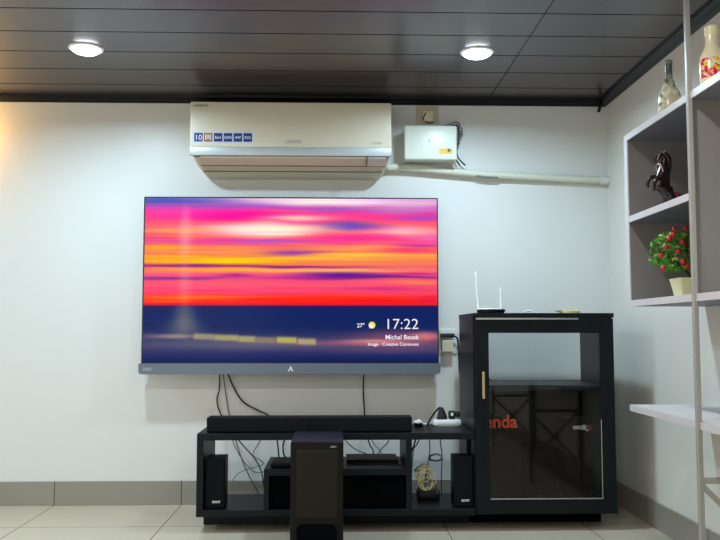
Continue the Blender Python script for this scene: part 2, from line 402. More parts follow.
# screen grid
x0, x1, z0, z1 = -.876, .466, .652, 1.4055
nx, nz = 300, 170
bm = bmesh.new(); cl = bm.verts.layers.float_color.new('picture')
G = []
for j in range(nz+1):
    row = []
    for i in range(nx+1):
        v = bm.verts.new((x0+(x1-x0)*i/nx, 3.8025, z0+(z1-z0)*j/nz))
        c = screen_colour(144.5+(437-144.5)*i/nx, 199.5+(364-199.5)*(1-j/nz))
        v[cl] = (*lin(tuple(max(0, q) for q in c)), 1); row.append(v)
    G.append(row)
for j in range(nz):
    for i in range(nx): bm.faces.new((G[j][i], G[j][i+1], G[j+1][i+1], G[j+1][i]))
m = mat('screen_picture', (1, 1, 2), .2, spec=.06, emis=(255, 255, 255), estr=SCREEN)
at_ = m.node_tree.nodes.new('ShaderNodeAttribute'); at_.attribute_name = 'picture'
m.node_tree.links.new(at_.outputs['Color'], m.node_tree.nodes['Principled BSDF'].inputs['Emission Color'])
mat('screen_white', (10, 10, 10), .4, emis=(240, 236, 245), estr=SCREEN)
mat('screen_yellow', (10, 10, 10), .4, emis=(240, 226, 60), estr=SCREEN)
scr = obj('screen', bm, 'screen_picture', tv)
text('clock_text', '17:22', .068, .222, 3.8015, .804, 'screen_white', scr, bold=-.0004, sx=1.05)
text('temperature_text', '27°', .026, .096, 3.8015, .812, 'screen_white', scr, bold=.0004)
text('caption_text', 'Michal Besek', .030, .380, 3.8015, .757, 'screen_white', scr, 'RIGHT', bold=.0003, sx=.98)
text('caption_text', 'Image · Creative Commons', .021, .380, 3.8015, .728, 'screen_white', scr, 'RIGHT', bold=.0002)
def disc(cx, y0_, y1_, cz, r, seg=20):
    bm = bmesh.new()
    return loft(bm, [[(cx+r*math.cos(2*math.pi*i/seg), yy, cz+r*math.sin(2*math.pi*i/seg)) for i in range(seg)] for yy in (y0_, y1_)])
obj('weather_sun', disc(.165, 3.8012, 3.802, .822, .0155), 'screen_yellow', scr)
bm = disc(.161, 3.8004, 3.801, .817, .010); obj('weather_cloud', bm, 'screen_white', scr)
# bottom bar
def rounded_plate(x0, x1, y0, y1, z0, z1, r):
    pts = []
    for cx, cz, a0 in ((x1-r, z0+r, -90), (x1-.003, z1-.003, 0), (x0+.003, z1-.003, 90), (x0+r, z0+r, 180)):
        rad = r if cz == z0+r else .003
        for k in range(7): pts.append((cx+rad*math.cos(R(a0+15*k)), cz+rad*math.sin(R(a0+15*k))))
    return loft(bmesh.new(), [[(x, y, z) for x, z in pts] for y in (y0, y1)])
chin = obj('speaker_bar', rounded_plate(-.892, .478, 3.795, 3.85, .600, .648, .014), 'tv_bar_grey', tv, smooth=True)
chin['label'] = 'grey metal bar along the bottom of the screen'
text('badge_text', 'UHD', .018, -.872, 3.7945, .617, 'mark_silver', chin, bold=.0006)
bm = bmesh.new()
bm2 = [(-.205, .638), (-.192, .612), (-.199, .612), (-.205, .624), (-.211, .612), (-.218, .612)]
loft(bm, [[(x, y, z) for x, z in bm2] for y in (3.7938, 3.7955)])
obj('badge', bm, 'mark_white', chin)

# ------------------------------------------------------------------ air conditioner
ac = thing('air_conditioner', (-.205, YB, 1.51), 'white split air conditioner above the television', 'air conditioner')
obj('back_body', box(-.655, .245, 3.725, YB-.001, 1.585, 1.826, .006), 'ac_shell', ac)
obj('front_panel', box(-.660, .250, 3.70, 3.728, 1.622, 1.830, .006, 3), 'ac_white', ac, smooth=True)
obj('silver_strip', box(-.660, .250, 3.699, 3.726, 1.584, 1.624, .004), 'ac_stripe', ac, smooth=True)['label'] = 'silver grey strip'
def ring(xa, xb, y, z, r): return [(xa, YB-.001, z), (xa, y+r, z), (xa+r*.3, y+r*.3, z), (xa+r, y, z), (xb-r, y, z), (xb-r*.3, y+r*.3, z), (xb, y+r, z), (xb, YB-.001, z)]
obj('lower_body', loft(bmesh.new(), [ring(-.648, .242, 3.712, 1.590, .02), ring(-.646, .240, 3.722, 1.578, .02), ring(-.636, .234, 3.762, 1.554, .02), ring(-.620, .220, 3.795, 1.533, .02), ring(-.606, .206, 3.826, 1.517, .015), ring(-.596, .196, 3.88, 1.511, .01)]), 'ac_shell', ac, smooth=True)
lv = obj('louver', loft(bmesh.new(), [[(x, 3.709, 1.582), (x, 3.712, 1.576), (x, 3.756, 1.550), (x, 3.762, 1.555), (x, 3.722, 1.580)] for x in (-.612, .135)]), 'ac_shell', ac)
obj('louver_gap', box(.1365, .1405, 3.716, 3.75, 1.555, 1.577), 'ac_dark', lv)
obj('louver_gap', box(-.618, .225, 3.7565, 3.765, 1.5475, 1.5505), 'ac_dark', lv)
obj('lower_seam', box(-.612, .212, 3.796, 3.803, 1.5285, 1.531), 'ac_dark', ac)
obj('outlet_gap', loft(bmesh.new(), [[(x, 3.7105, 1.583), (x, 3.7105, 1.580), (x, 3.73, 1.580), (x, 3.73, 1.583)] for x in (-.64, .235)]), 'ac_dark', ac)
obj('display_cover', loft(bmesh.new(), [[(x, 3.7095, 1.582), (x, 3.7115, 1.576), (x, 3.760, 1.547), (x, 3.766, 1.553), (x, 3.722, 1.581)] for x in (.143, .228)]), 'ac_panel', ac)
lab = obj('sticker_sheet', box(-.652, -.372, 3.6988, 3.7005, 1.640, 1.691), 'sticker_paper', ac)
tx = ['10', '', '5in1', 'ION', '4W', 'R32']
for k in range(6):
    xa = -.640 + k*.0443
    st = obj('sticker', box(xa, xa+.038, 3.6978, 3.699, 1.646, 1.685), 'sticker_brown' if k == 1 else 'sticker_blue', lab)
    if k == 1:
        b2 = bmesh.new()
        for q in range(3): bx(b2, xa+.005+q*.010, xa+.012+q*.010, 3.697, 3.6979, 1.653+.004*(q % 2), 1.678)
        obj('sticker_print', b2, 'sticker_paper', st)
    else: text('sticker_text', tx[k], .034 if k == 0 else .0175, xa+.019, 3.6972, 1.653 if k == 0 else 1.659, 'mark_white', st, 'CENTER', bold=.0004)
text('logo_text', 'LLOYD', .021, -.230, 3.6985, 1.641, 'mark_silver', ac, bold=.0002, sx=1.1)
text('corner_text', 'INVERTER', .014, -.640, 3.6985, 1.806, 'ac_dark', ac)
text('model_text', '1.5 TON', .012, .160, 3.6985, 1.640, 'mark_silver', ac)

# ------------------------------------------------------------------ electrical box, switch, pipe
eb = thing('stabilizer_box', (.438, YB, 1.587), 'white plastic stabilizer box with a yellow label, right of the air conditioner', 'electrical box')
obj('casing', box(.325, .552, 3.80, YB-.001, 1.590, 1.748, .006), 'box_plastic', eb, smooth=True)
cov = obj('cover', box(.315, .562, 3.785, 3.81, 1.587, 1.751, .010, 3), 'box_plastic', eb, smooth=True)
lb = obj('warning_label', box(.478, .540, 3.784, 3.786, 1.616, 1.640), 'yellow_label', cov); lb['label'] = 'yellow sticker'
obj('label_mark', disc(.523, 3.7832, 3.7845, 1.632, .008), 'tv_black', lb)
text('logo_text', 'V', .026, .425, 3.7842, 1.668, 'cable_grey', cov)
sw = thing('wall_switch', (.435, YB, 1.79), 'cream switch on a beige plate tucked under the ceiling above the white box', 'switch')
obj('switch_plate', box(.382, .488, YB-.009, YB-.001, 1.763, 1.870, .002), 'plate_beige', sw)
obj('socket_block', box(.413, .464, YB-.035, YB-.008, 1.788, 1.843, .006, 3), 'switch_cream', sw, smooth=True)
pp = thing('cable_duct_pipe', (.78, YB, 1.52), 'long sagging cream pipe running along the wall to the right corner', 'pipe')
obj('pipe_run', tube(bmesh.new(), [(.235, 3.868, 1.566), (.32, 3.870, 1.567), (.49, 3.872, 1.553), (.70, 3.874, 1.536), (.90, 3.876, 1.527), (1.10, 3.877, 1.518), (1.285, 3.877, 1.511)], .0175, 12), 'pipe_wrap', pp, smooth='all')
obj('pipe_end_cap', tube(bmesh.new(), [(1.255, 3.877, 1.512), (1.298, 3.877, 1.510)], .0205, 12, curve=False), 'box_plastic', pp, smooth=True)
obj('tape_tear', tube(bmesh.new(), [(.66, 3.858, 1.526), (.71, 3.857, 1.521), (.765, 3.860, 1.519)], .0045, 8), 'cable_grey', pp, smooth='all')
cw = thing('box_wiring', (.57, YB-.03, 1.65), 'black and grey wires hanging at the right side of the white box', 'cable')
bm = bmesh.new()
tube(bm, [(.545, 3.87, 1.77), (.575, 3.86, 1.765), (.583, 3.86, 1.72), (.572, 3.86, 1.67), (.574, 3.86, 1.62), (.60, 3.865, 1.588), (.612, 3.87, 1.580)], .0035)
tube(bm, [(.566, 3.86, 1.66), (.566, 3.86, 1.61), (.585, 3.865, 1.578)], .003)
tube(bm, [(.425, 3.862, 1.83), (.414, 3.868, 1.80), (.44, 3.868, 1.782), (.462, 3.862, 1.785)], .003)
obj('black_wire', bm, 'cable_black', cw, smooth='all')
bm = bmesh.new()
tube(bm, [(.47, 3.88, 1.765), (.53, 3.88, 1.775), (.57, 3.88, 1.79), (.59, 3.88, 1.775), (.575, 3.87, 1.765)], .003)
for k in range(3): tube(bm, [(.566, 3.87, 1.752-.014*k), (.59, 3.86, 1.757-.014*k), (.598, 3.865, 1.748-.014*k), (.58, 3.87, 1.742-.014*k)], .003)
obj('grey_wire', bm, 'cable_grey', cw, smooth='all')
obj('connector', box(.566, .584, 3.85, 3.872, 1.675, 1.705, .003), 'cable_black', cw)
hk = obj('ceiling_cable_stub', tube(bmesh.new(), [(1.262, 3.86, 1.90), (1.262, 3.85, 1.878), (1.255, 3.845, 1.86), (1.247, 3.845, 1.835)], .008, rr=lambda t: .011-.004*t), 'cable_black', at=(1.262, 3.86, 1.83), smooth='all')
tag(hk, 'short black cable end hanging from the ceiling in the corner', 'cable')

ws = thing('wall_socket', (.52, YB, .70), 'beige wall socket between the television and the tall black cabinet', 'socket')
obj('socket_plate', box(.486, .566, YB-.008, YB-.001, .690, .805, .002), 'plastic_white', ws)
obj('socket_face', box(.494, .548, YB-.04, YB-.008, .697, .752, .004), 'plate_beige', ws)
pg = thing('power_plug', (.525, YB-.04, .765), 'black plug pushed into the wall socket beside the television', 'plug')
obj('plug_body', box(.488, .552, 3.855, YB-.008, .764, .784, .005), 'cable_black', pg, smooth=True)
obj('cord', tube(bmesh.new(), [(.545, 3.87, .772), (.562, 3.87, .766), (.572, 3.88, .74), (.58, 3.885, .6)], .004), 'cable_black', pg, smooth='all')

# ------------------------------------------------------------------ low tv stand
SX0, SX1, SY0, SY1 = -.551, .556, 3.35, 3.68
st = thing('tv_stand', (0, 3.5, 0), 'low black open television stand under the television', 'tv stand')
obj('top_panel', box(SX0, SX1, SY0, SY1, .361, .388, .002), 'furniture_black', st)
obj('side_panel', box(SX0, SX0+.026, SY0+.001, SY1, .088, .361, .001), 'furniture_black', st)
obj('side_panel', box(SX1-.012, SX1, 3.48, SY1, .088, .361), 'furniture_black', st)
obj('base_panel', box(SX0, SX1, SY0, SY1, .062, .088, .002), 'furniture_black', st)
obj('plinth', box(SX0+.008, SX1, SY0+.145, SY1-.02, 0, .062), 'furniture_black', st)
obj('divider', box(.281, .305, SY0+.002, SY1, .088, .361, .001), 'furniture_black', st)
obj('partition', box(-.285, -.265, SY0+.002, SY1, .088, .221, .001), 'furniture_black', st)
obj('shelf', box(-.285, .281, SY0+.002, SY1, .221, .247, .001), 'furniture_black', st)
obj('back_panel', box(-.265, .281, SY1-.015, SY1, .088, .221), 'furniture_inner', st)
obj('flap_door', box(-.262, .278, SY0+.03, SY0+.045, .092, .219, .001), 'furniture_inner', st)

# tall cabinet
CX0, CX1, CY0, CY1, CT = .558, 1.130, 3.372, 3.75, .868
cb = thing('glass_door_cabinet', ((CX0+CX1)/2, 3.57, 0), 'tall black cabinet with a glass door at the right end of the stand', 'cabinet')
obj('side_panel', box(CX0, CX0+.022, CY0, CY1, .062, CT-.018, .001), 'furniture_black', cb)
obj('side_panel', box(CX1-.022, CX1, CY0, CY1, .062, CT-.018, .001), 'furniture_black', cb)
obj('top_panel', box(CX0-.002, CX1+.002, CY0-.022, CY1, CT-.018, CT, .002), 'furniture_black', cb)
obj('base_panel', box(CX0+.022, CX1-.022, CY0, CY1, .062, .084), 'furniture_black', cb)
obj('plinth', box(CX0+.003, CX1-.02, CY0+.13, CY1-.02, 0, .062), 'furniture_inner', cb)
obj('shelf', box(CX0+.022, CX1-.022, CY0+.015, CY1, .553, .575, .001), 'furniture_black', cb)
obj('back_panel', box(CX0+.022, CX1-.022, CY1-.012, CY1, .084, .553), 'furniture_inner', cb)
bm = bmesh.new()
dz0, dz1, wz0, wz1, wx0, wx1 = .066, CT-.022, .128, .787, .618, 1.070
for a in ((CX0+.004, wx0, dz0, dz1), (wx1, CX1-.002, dz0, dz1), (wx0, wx1, dz0, wz0), (wx0, wx1, wz1, dz1)):
    bx(bm, a[0], a[1], CY0-.021, CY0-.001, a[2], a[3])
dr = obj('door', bm, 'furniture_black', cb)
obj('glass_pane', box(wx0-.004, wx1+.004, CY0-.014, CY0-.010, wz0-.004, wz1+.004), 'door_glass', dr)
obj('handle', box(.587, .598, CY0-.042, CY0-.030, .524, .632, .003), 'brass', dr)['label'] = 'brass bar handle'
for z_ in (.535, .615): obj('handle_post', box(.589, .596, CY0-.032, CY0-.020, z_, z_+.006), 'brass', dr)
obj('edge_strip', box(wx0+.002, wx1+.003, CY0-.0225, CY0-.020, wz0-.004, wz0), 'chrome', dr)
obj('edge_strip', box(wx1-.001, wx1+.002, CY0-.0225, CY0-.020, wz0, .44), 'chrome', dr)
obj('edge_strip', box(CX0+.008, .985, CY0-.0245, CY0-.0205, CT-.0265, CT-.0205), 'chrome', dr)
# boxes in the cabinet
ct = thing('router_carton', (.70, 3.62, .084), 'dark carton with large orange lettering inside the glass cabinet', 'box')
obj('carton', box(.585, .80, 3.58, 3.68, .084, .44, .002), 'carton_dark', ct)
text('brand_text', 'Tenda', .076, .592, 3.578, .382, 'print_orange', ct, bold=.0016, sx=.98)
ct2 = thing('small_carton', (1.045, 3.62, .084), 'smaller dark carton with small white lettering at the right inside the cabinet', 'box')
obj('carton', box(.985, 1.105, 3.58, 3.68, .084, .42, .002), 'carton_dark', ct2)
text('brand_text', 'on:#g', .030, 1.02, 3.578, .374, 'mark_white', ct2, bold=.0006)
obj('red_seal', box(1.078, 1.100, 3.5775, 3.579, .370, .392), 'bronze_red', ct2)

# ------------------------------------------------------------------ audio gear
sb = thing('soundbar', (-.105, 3.42, .388), 'long dark soundbar lying on top of the low stand', 'soundbar')
obj('body', box(-.517, .308, 3.372, 3.46, .390, .449, .003), 'speaker_black', sb, smooth=True)
obj('grille', box(-.512, -.105, 3.3685, 3.376, .394, .446, .002), 'bar_fabric', sb)
obj('grille', box(-.102, .303, 3.3685, 3.376, .394, .446, .002), 'bar_fabric', sb)
for x_ in (-.48, .21): obj('rubber_foot', box(x_, x_+.06, 3.39, 3.44, .388, .391), 'cable_black', sb)
def make_speaker(x0, label):
    t = thing('satellite_speaker', (x0+.043, 3.43, .088), label, 'speaker', 'small satellite speakers on the stand')
    obj('body', box(x0, x0+.079, 3.382, 3.475, .088, .290, .004), 'speaker_black', t)
    obj('grille', box(x0+.003, x0+.076, 3.377, 3.384, .096, .284, .002), 'bar_fabric', t)
    text('logo_text', 'SONY', .0115, x0+.046, 3.3762, .112, 'mark_white', t, 'CENTER', bold=.0006, sx=1.05)
    return t
s1 = make_speaker(-.521, 'small black speaker at the left end inside the low stand')
s2 = copy_tree(s1); s2.location.x = .476+.043; s2['label'] = 'small black speaker inside the low stand beside the tall cabinet'
sub = thing('subwoofer', (-.066, 3.16, 0), 'black subwoofer standing on the floor in front of the low stand', 'subwoofer')
obj('cabinet', box(-.161, .028, 3.012, 3.325, .012, .400, .004), 'sub_top', sub)
obj('front_frame', box(-.161, .028, 3.0, 3.016, .012, .398, .003), 'gloss_black', sub)
obj('grille', box(-.140, .008, 2.994, 3.004, .135, .372, .004, 3), 'sub_cloth', sub, smooth=True)
text('logo_text', 'SONY', .008, -.018, 2.999, .380, 'mark_silver', sub, bold=.0003)
# port: rounded ring and dark mouth
def rrect(cx, cz, w_, h_, r, y):
    p = []
    for sx, sz, a0 in ((1, -1, -90), (1, 1, 0), (-1, 1, 90), (-1, -1, 180)):
        for k in range(6): p.append((cx+sx*(w_/2-r)+r*math.cos(R(a0+18*k)), y, cz+sz*(h_/2-r)+r*math.sin(R(a0+18*k))))
    return p
bm = bmesh.new()
rs = [rrect(-.066, .07, .160, .104, .03, 2.999), rrect(-.066, .07, .154, .098, .028, 2.994), rrect(-.066, .07, .142, .086, .024, 2.997)]
rv = [[bm.verts.new(p) for p in s] for s in rs]
for a, b in zip(rv, rv[1:]):
    for i in range(24): bm.faces.new((a[i], a[(i+1) % 24], b[(i+1) % 24], b[i]))
obj('port_ring', bm, 'speaker_black', sub, smooth='all')
obj('port_mouth', loft(bmesh.new(), [rrect(-.066, .07, .144, .088, .024, 2.9965), rrect(-.066, .07, .144, .088, .024, 3.001)]), 'furniture_inner', sub)
for k, (x, y) in enumerate(((-.14, 3.03), (.007, 3.03), (-.14, 3.30), (.007, 3.30))):
    obj('foot', lathe(bmesh.new(), [(.012, 0), (.014, .013)], x, y, 0, 16), 'cable_black', sub)

# ------------------------------------------------------------------ extension board, gadget, plugs
eb2 = thing('extension_board', (.478, 3.60, .388), 'white oval extension board on the right end of the stand top', 'power strip')
bm = bmesh.new()
def oval(cx, cy, a, b, z, n=32): return [(cx+a*math.copysign(abs(math.cos(2*math.pi*i/n))**.7, math.cos(2*math.pi*i/n)), cy+b*math.copysign(abs(math.sin(2*math.pi*i/n))**.7, math.sin(2*math.pi*i/n)), z) for i in range(n)]
loft(bm, [oval(.478, 3.60, .056, .034, .388), oval(.478, 3.60, .062, .038, .394), oval(.478, 3.60, .062, .038, .410), oval(.478, 3.60, .058, .034, .416)])
obj('body', bm, 'plastic_white', eb2, smooth=True)
obj('supply_cord', tube(bmesh.new(), [(.418, 3.60, .402), (.40, 3.60, .396), (.385, 3.61, .394), (.375, 3.65, .394), (.36, 3.70, .39), (.34, 3.74, .2), (.34, 3.8, .03)], .0035), 'plastic_white', eb2, smooth='all')
p1 = thing('large_plug', (.455, 3.60, .416), 'black triangular plug in the white extension board', 'plug')
obj('plug_body', loft(bmesh.new(), [oval(.458, 3.60, .024, .018, .416, 20), oval(.458, 3.60, .019, .015, .436, 20), oval(.455, 3.60, .008, .008, .466, 20)]), 'cable_black', p1, smooth=True)
obj('cord', tube(bmesh.new(), [(.455, 3.60, .462), (.446, 3.60, .464), (.425, 3.595, .444), (.405, 3.59, .415), (.392, 3.58, .394)], .0045), 'cable_black', p1, smooth='all')
p2 = thing('square_adapter', (.50, 3.60, .416), 'black square adapter in the white extension board beside the cabinet', 'plug')
obj('adapter_body', box(.487, .514, 3.585, 3.62, .416, .452, .006), 'cable_black', p2, smooth=True)
obj('adapter_light', box(.494, .505, 3.583, 3.586, .432, .445), 'mark_white', p2)
obj('prong_block', box(.514, .536, 3.59, 3.615, .425, .449, .005), 'cable_black', p2, smooth=True)
gd = thing('round_gadget', (.351, 3.56, .388), 'small round black gadget with a white top at the end of the soundbar', 'gadget')
obj('base', lathe(bmesh.new(), [(.016, 0), (.019, .003), (.019, .018)], .351, 3.56, .388, 24), 'gloss_black', gd, smooth=True)
obj('top_disc', lathe(bmesh.new(), [(.019, .018), (.018, .025), (.014, .027)], .351, 3.56, .388, 24), 'plastic_white', gd, smooth=True)

# ------------------------------------------------------------------ cables
def cable(name, pts, r, m, label, group=None):
    o = obj(name, tube(bmesh.new(), pts, r), m, at=pts[-1], smooth='all'); return tag(o, label, 'cable', group)
cable('hanging_cable', [(-.535, 3.86, .61), (-.538, 3.88, .53), (-.549, 3.885, .47), (-.520, 3.885, .39), (-.45, 3.87, .30), (-.35, 3.80, .20), (-.315, 3.72, .11), (-.31, 3.70, .01)], .0032, 'cable_black', 'black cable leftmost of those dropping from the television')
cable('hanging_cable', [(-.520, 3.86, .61), (-.508, 3.885, .50), (-.490, 3.885, .40), (-.46, 3.87, .30), (-.42, 3.83, .20), (-.36, 3.78, .10), (-.30, 3.75, .01)], .0022, 'cable_black', 'thin dark cable second from left under the television')
cable('hanging_cable', [(-.502, 3.86, .61), (-.475, 3.885, .54), (-.43, 3.885, .47), (-.36, 3.88, .43), (-.30, 3.86, .40), (-.27, 3.82, .33), (-.25, 3.80, .15), (-.25, 3.78, .01)], .0038, 'cable_black', 'black cable sweeping right under the left part of the television')
cable('hanging_cable', [(.130, 3.86, .61), (.128, 3.885, .52), (.133, 3.885, .42), (.138, 3.86, .34), (.155, 3.80, .28), (.17, 3.74, .24), (.17, 3.71, .02)], .0032, 'cable_black', 'single black cable dropping under the right part of the television')
for i, (pts, r, m_, lb_) in enumerate((
    ([(-.30, 3.70, .36), (-.34, 3.72, .30), (-.37, 3.78, .24), (-.33, 3.84, .19), (-.45, 3.87, .14), (-.52, 3.86, .01)], .002, 'cable_grey', 'thin grey cable crossing the wall behind the left bay of the stand'),
    ([(-.48, 3.74, .36), (-.44, 3.80, .25), (-.40, 3.85, .18), (-.35, 3.86, .15), (-.2, 3.86, .17), (-.1, 3.86, .02)], .002, 'cable_grey', 'thin grey cable curving low behind the left bay of the stand'),
    ([(-.185, 3.60, .36), (-.215, 3.60, .335), (-.225, 3.60, .30), (-.215, 3.58, .262), (-.18, 3.56, .255), (-.15, 3.56, .256)], .0035, 'cable_black', 'black cable looped on the stand shelf left of the subwoofer'),
    ([(.03, 3.70, .36), (.045, 3.72, .31), (.09, 3.73, .27), (.14, 3.73, .25)], .0022, 'cable_black', 'thin black cable just right of the subwoofer behind the shelf'),
    ([(.25, 3.75, .36), (.235, 3.76, .30), (.20, 3.76, .26), (.19, 3.75, .22), (.19, 3.75, .01)], .0022, 'cable_black', 'thin black cable slanting beside the divider behind the shelf'),
    ([(.155, 3.74, .36), (.165, 3.76, .30), (.20, 3.80, .255), (.22, 3.82, .20), (.22, 3.82, .01)], .0018, 'cable_grey', 'thin grey cable in the middle bay of the stand'),
    ([(.365, 3.72, .36), (.355, 3.72, .31), (.335, 3.71, .26), (.322, 3.70, .20), (.33, 3.70, .02)], .0036, 'cable_black', 'thick black cable in the right bay beside the divider'),
    ([(.378, 3.72, .36), (.365, 3.72, .30), (.33, 3.72, .26), (.315, 3.73, .22), (.33, 3.73, .01)], .003, 'cable_black', 'black cable crossing another in the right bay of the stand'),
    ([(.405, 3.74, .36), (.420, 3.74, .29), (.415, 3.74, .22), (.40, 3.73, .15), (.40, 3.72, .01)], .0026, 'cable_grey', 'grey cable hanging in the middle of the right bay'),
    ([(.47, 3.74, .36), (.468, 3.74, .30), (.475, 3.74, .24), (.47, 3.73, .15), (.47, 3.73, .01)], .0024, 'cable_black', 'black cable hanging behind the right small speaker'))):
    cable('loose_cable', pts, r, m_, lb_)
# hanging ring coil
bm = bmesh.new()
for k in range(3):
    tube(bm, [(.444+(.026+.002*k)*math.cos(2*math.pi*i/16), 3.725+.006*math.sin(2*math.pi*i/8)+.003*k, .234+(.013+.0015*k)*math.sin(2*math.pi*i/16)) for i in range(17)], .0028)
tag(obj('coiled_cable', bm, 'cable_grey', at=(.437, 3.725, .234), smooth='all'), 'grey cable coiled into a ring hanging in the right bay', 'cable')
# cream tangle
bm = bmesh.new(); rnd = random.Random(3)
for k in range(9):
    a = rnd.uniform(0, 6.28); cx, cz = .365+rnd.uniform(-.012, .02), .185+rnd.uniform(-.03, .03)
    rx, rz = rnd.uniform(.018, .038), rnd.uniform(.020, .045)
    tube(bm, [(min(.44, max(.318, cx+rx*math.cos(a+t*.8))), 3.46+.012*k % .05+.008*math.sin(t*2.1+k), max(.095, cz+rz*math.sin(a+t*.8))) for t in range(7)], .0032, 6)
tag(obj('cable_tangle', bm, 'cable_cream', at=(.365, 3.48, .088), smooth='all'), 'cream tangled cables bunched in the right bay of the stand', 'cable')
ad = thing('power_brick', (.40, 3.55, .088), 'black power brick behind the cream cables in the right bay', 'power adapter')
obj('body', box(.345, .44, 3.54, 3.60, .088, .125, .006), 'cable_black', ad, smooth=True)
obj('cord', tube(bmesh.new(), [(.36, 3.545, .115), (.35, 3.52, .15), (.38, 3.52, .175), (.42, 3.53, .15), (.43, 3.54, .11)], .004), 'cable_grey', ad, smooth='all')
# items on mid shelf
mb = thing('set_top_box', (-.215, 3.50, .247), 'flat black set-top box on the stand shelf left of the subwoofer', 'set-top box')
obj('body', box(-.262, -.170, 3.40, 3.56, .249, .262, .003), 'speaker_black', mb)
obj('foot', box(-.25, -.18, 3.42, 3.54, .247, .250), 'cable_black', mb)
mb = thing('media_box', (.15, 3.56, .247), 'flat black media box on the stand shelf right of the subwoofer', 'media box')
obj('body', box(.045, .262, 3.49, 3.66, .249, .262, .003), 'speaker_black', mb)
obj('foot', box(.06, .25, 3.48, 3.62, .247, .250), 'cable_black', mb)
# cabinet cables
cable('cabinet_cable', [(.660, 3.72, .85), (.672, 3.72, .76), (.668, 3.72, .67), (.655, 3.72, .62), (.645, 3.70, .60), (.66, 3.66, .582)], .0026, 'cable_black', 'black cable hanging behind the glass door of the cabinet')
cable('cabinet_cable', [(.625, 3.70, .66), (.65, 3.70, .62), (.675, 3.69, .590), (.685, 3.68, .578)], .0032, 'cable_black', 'short black cable lying on the shelf in the glass cabinet')
tag(obj('cabinet_bottle_cap', lathe(bmesh.new(), [(.009, 0), (.010, .004), (.009, .02), (.005, .028)], .640, 3.62, .575, 16), 'tan_paper', at=(.64, 3.62, .575), smooth=True), 'tiny cream object on the upper shelf of the glass cabinet', 'ornament')

# ------------------------------------------------------------------ things on top of cabinet
ro = thing('wifi_router', (.665, 3.55, CT), 'flat dark router with two white antennas on top of the cabinet', 'router')
obj('body', loft(bmesh.new(), [oval(.665, 3.55, .052, .045, CT+.001), oval(.665, 3.55, .058, .050, CT+.007), oval(.667, 3.55, .060, .050, CT+.017), oval(.668, 3.55, .056, .046, CT+.020)]), 'gloss_black', ro, smooth=True)
obj('top_cover', loft(bmesh.new(), [oval(.660, 3.56, .050, .036, CT+.019), oval(.660, 3.56, .046, .032, CT+.024)]), 'plastic_white', ro, smooth=True)
obj('antenna', tube(bmesh.new(), [(.618, 3.59, CT+.015), (.614, 3.595, CT+.08), (.610, 3.60, CT+.185)], .0045, 8, rr=lambda t: .0055-.002*t), 'plastic_white', ro, smooth='all')
obj('antenna', tube(bmesh.new(), [(.717, 3.59, CT+.015), (.718, 3.595, CT+.05), (.718, 3.60, CT+.115)], .0045, 8, rr=lambda t: .0055-.002*t), 'plastic_white', ro, smooth='all')
cf = thing('cream_clip', (.99, 3.5, CT), 'flat cream coloured holder on the right of the cabinet top', 'clip')
obj('body', loft(bmesh.new(), [oval(.995, 3.5, .040, .03, CT), oval(.995, 3.5, .041, .03, CT+.011), oval(.992, 3.5, .036, .026, CT+.016)]), 'tan_paper', cf, smooth=True)
obj('flap', loft(bmesh.new(), [[(.935, 3.48, CT+.012), (.935, 3.52, CT+.012), (.965, 3.52, CT+.004), (.965, 3.48, CT+.004)], [(.935, 3.48, CT+.015), (.935, 3.52, CT+.015), (.965, 3.52, CT+.014), (.965, 3.48, CT+.014)]]), 'tan_paper', cf)
tag(obj('white_wire_end', tube(bmesh.new(), [(.80, 3.52, CT+.004), (.815, 3.52, CT+.013), (.835, 3.52, CT+.012), (.85, 3.52, CT+.004), (.87, 3.54, CT+.004)], .0035), 'plastic_white', at=(.82, 3.52, CT), smooth='all'), 'short white wire end on the middle of the cabinet top', 'cable')

# ------------------------------------------------------------------ wall shelving unit
FX = 1.025
su = thing('shelving_unit', (1.16, 2.6, 0), 'grey and white shelving unit with metal posts along the side wall', 'shelving unit')
WX = XR-.001
YN = 1.20
def shelf_board(z, y0, y1, name='shelf', mt='shelf_under'):
    s = obj(name, box(FX+.004, WX, y0, y1, z, z+.019), mt, su)
    obj('edge_band', box(FX, FX+.0045, y0, y1, z-.001, z+.0205), 'shelf_white', s)
    obj('top_laminate', box(FX+.0046, WX, y0, y1, z+.0191, z+.0203), 'shelf_white', s)
    return s
shelf_board(1.467, YN, 2.888); shelf_board(1.175, 2.362, 2.860); shelf_board(.881, YN, 2.888)
shelf_board(.519, YN, 2.890)
obj('end_panel', box(FX+.004, WX, 2.860, 2.886, .9005, 1.467), 'shelf_grey', su)
obj('panel_edge', box(FX, FX+.0045, 2.858, 2.890, .902, 1.466), 'shelf_white', su)
obj('divider_panel', box(FX+.001, WX, 2.345, 2.362, .9005, 1.467), 'shelf_grey', su)
obj('back_board', box(WX-.006, WX, 2.362, 2.860, .9015, 1.466), 'shelf_grey', su)
for yy in (2.335, 1.30):
    obj('post', box(FX-.009, FX+.006, yy-.007, yy+.007, 0, CZ-.001, .002), 'tube_grey', su)
    obj('post', box(WX-.024, WX-.002, yy-.011, yy+.011, 0, .519, .002), 'tube_grey', su)
    obj('crossbar', box(FX+.006, WX-.024, yy-.007, yy+.007, .368, .384), 'tube_grey', su)
    bm = bmesh.new(); bar(bm, (FX+.0, yy, .366), (WX-.03, yy, .12), .014, .012); bar(bm, (WX-.03, yy+.013, .366), (FX+.0, yy+.013, .12), .014, .012)
    obj('cross_brace', bm, 'tube_grey', su)

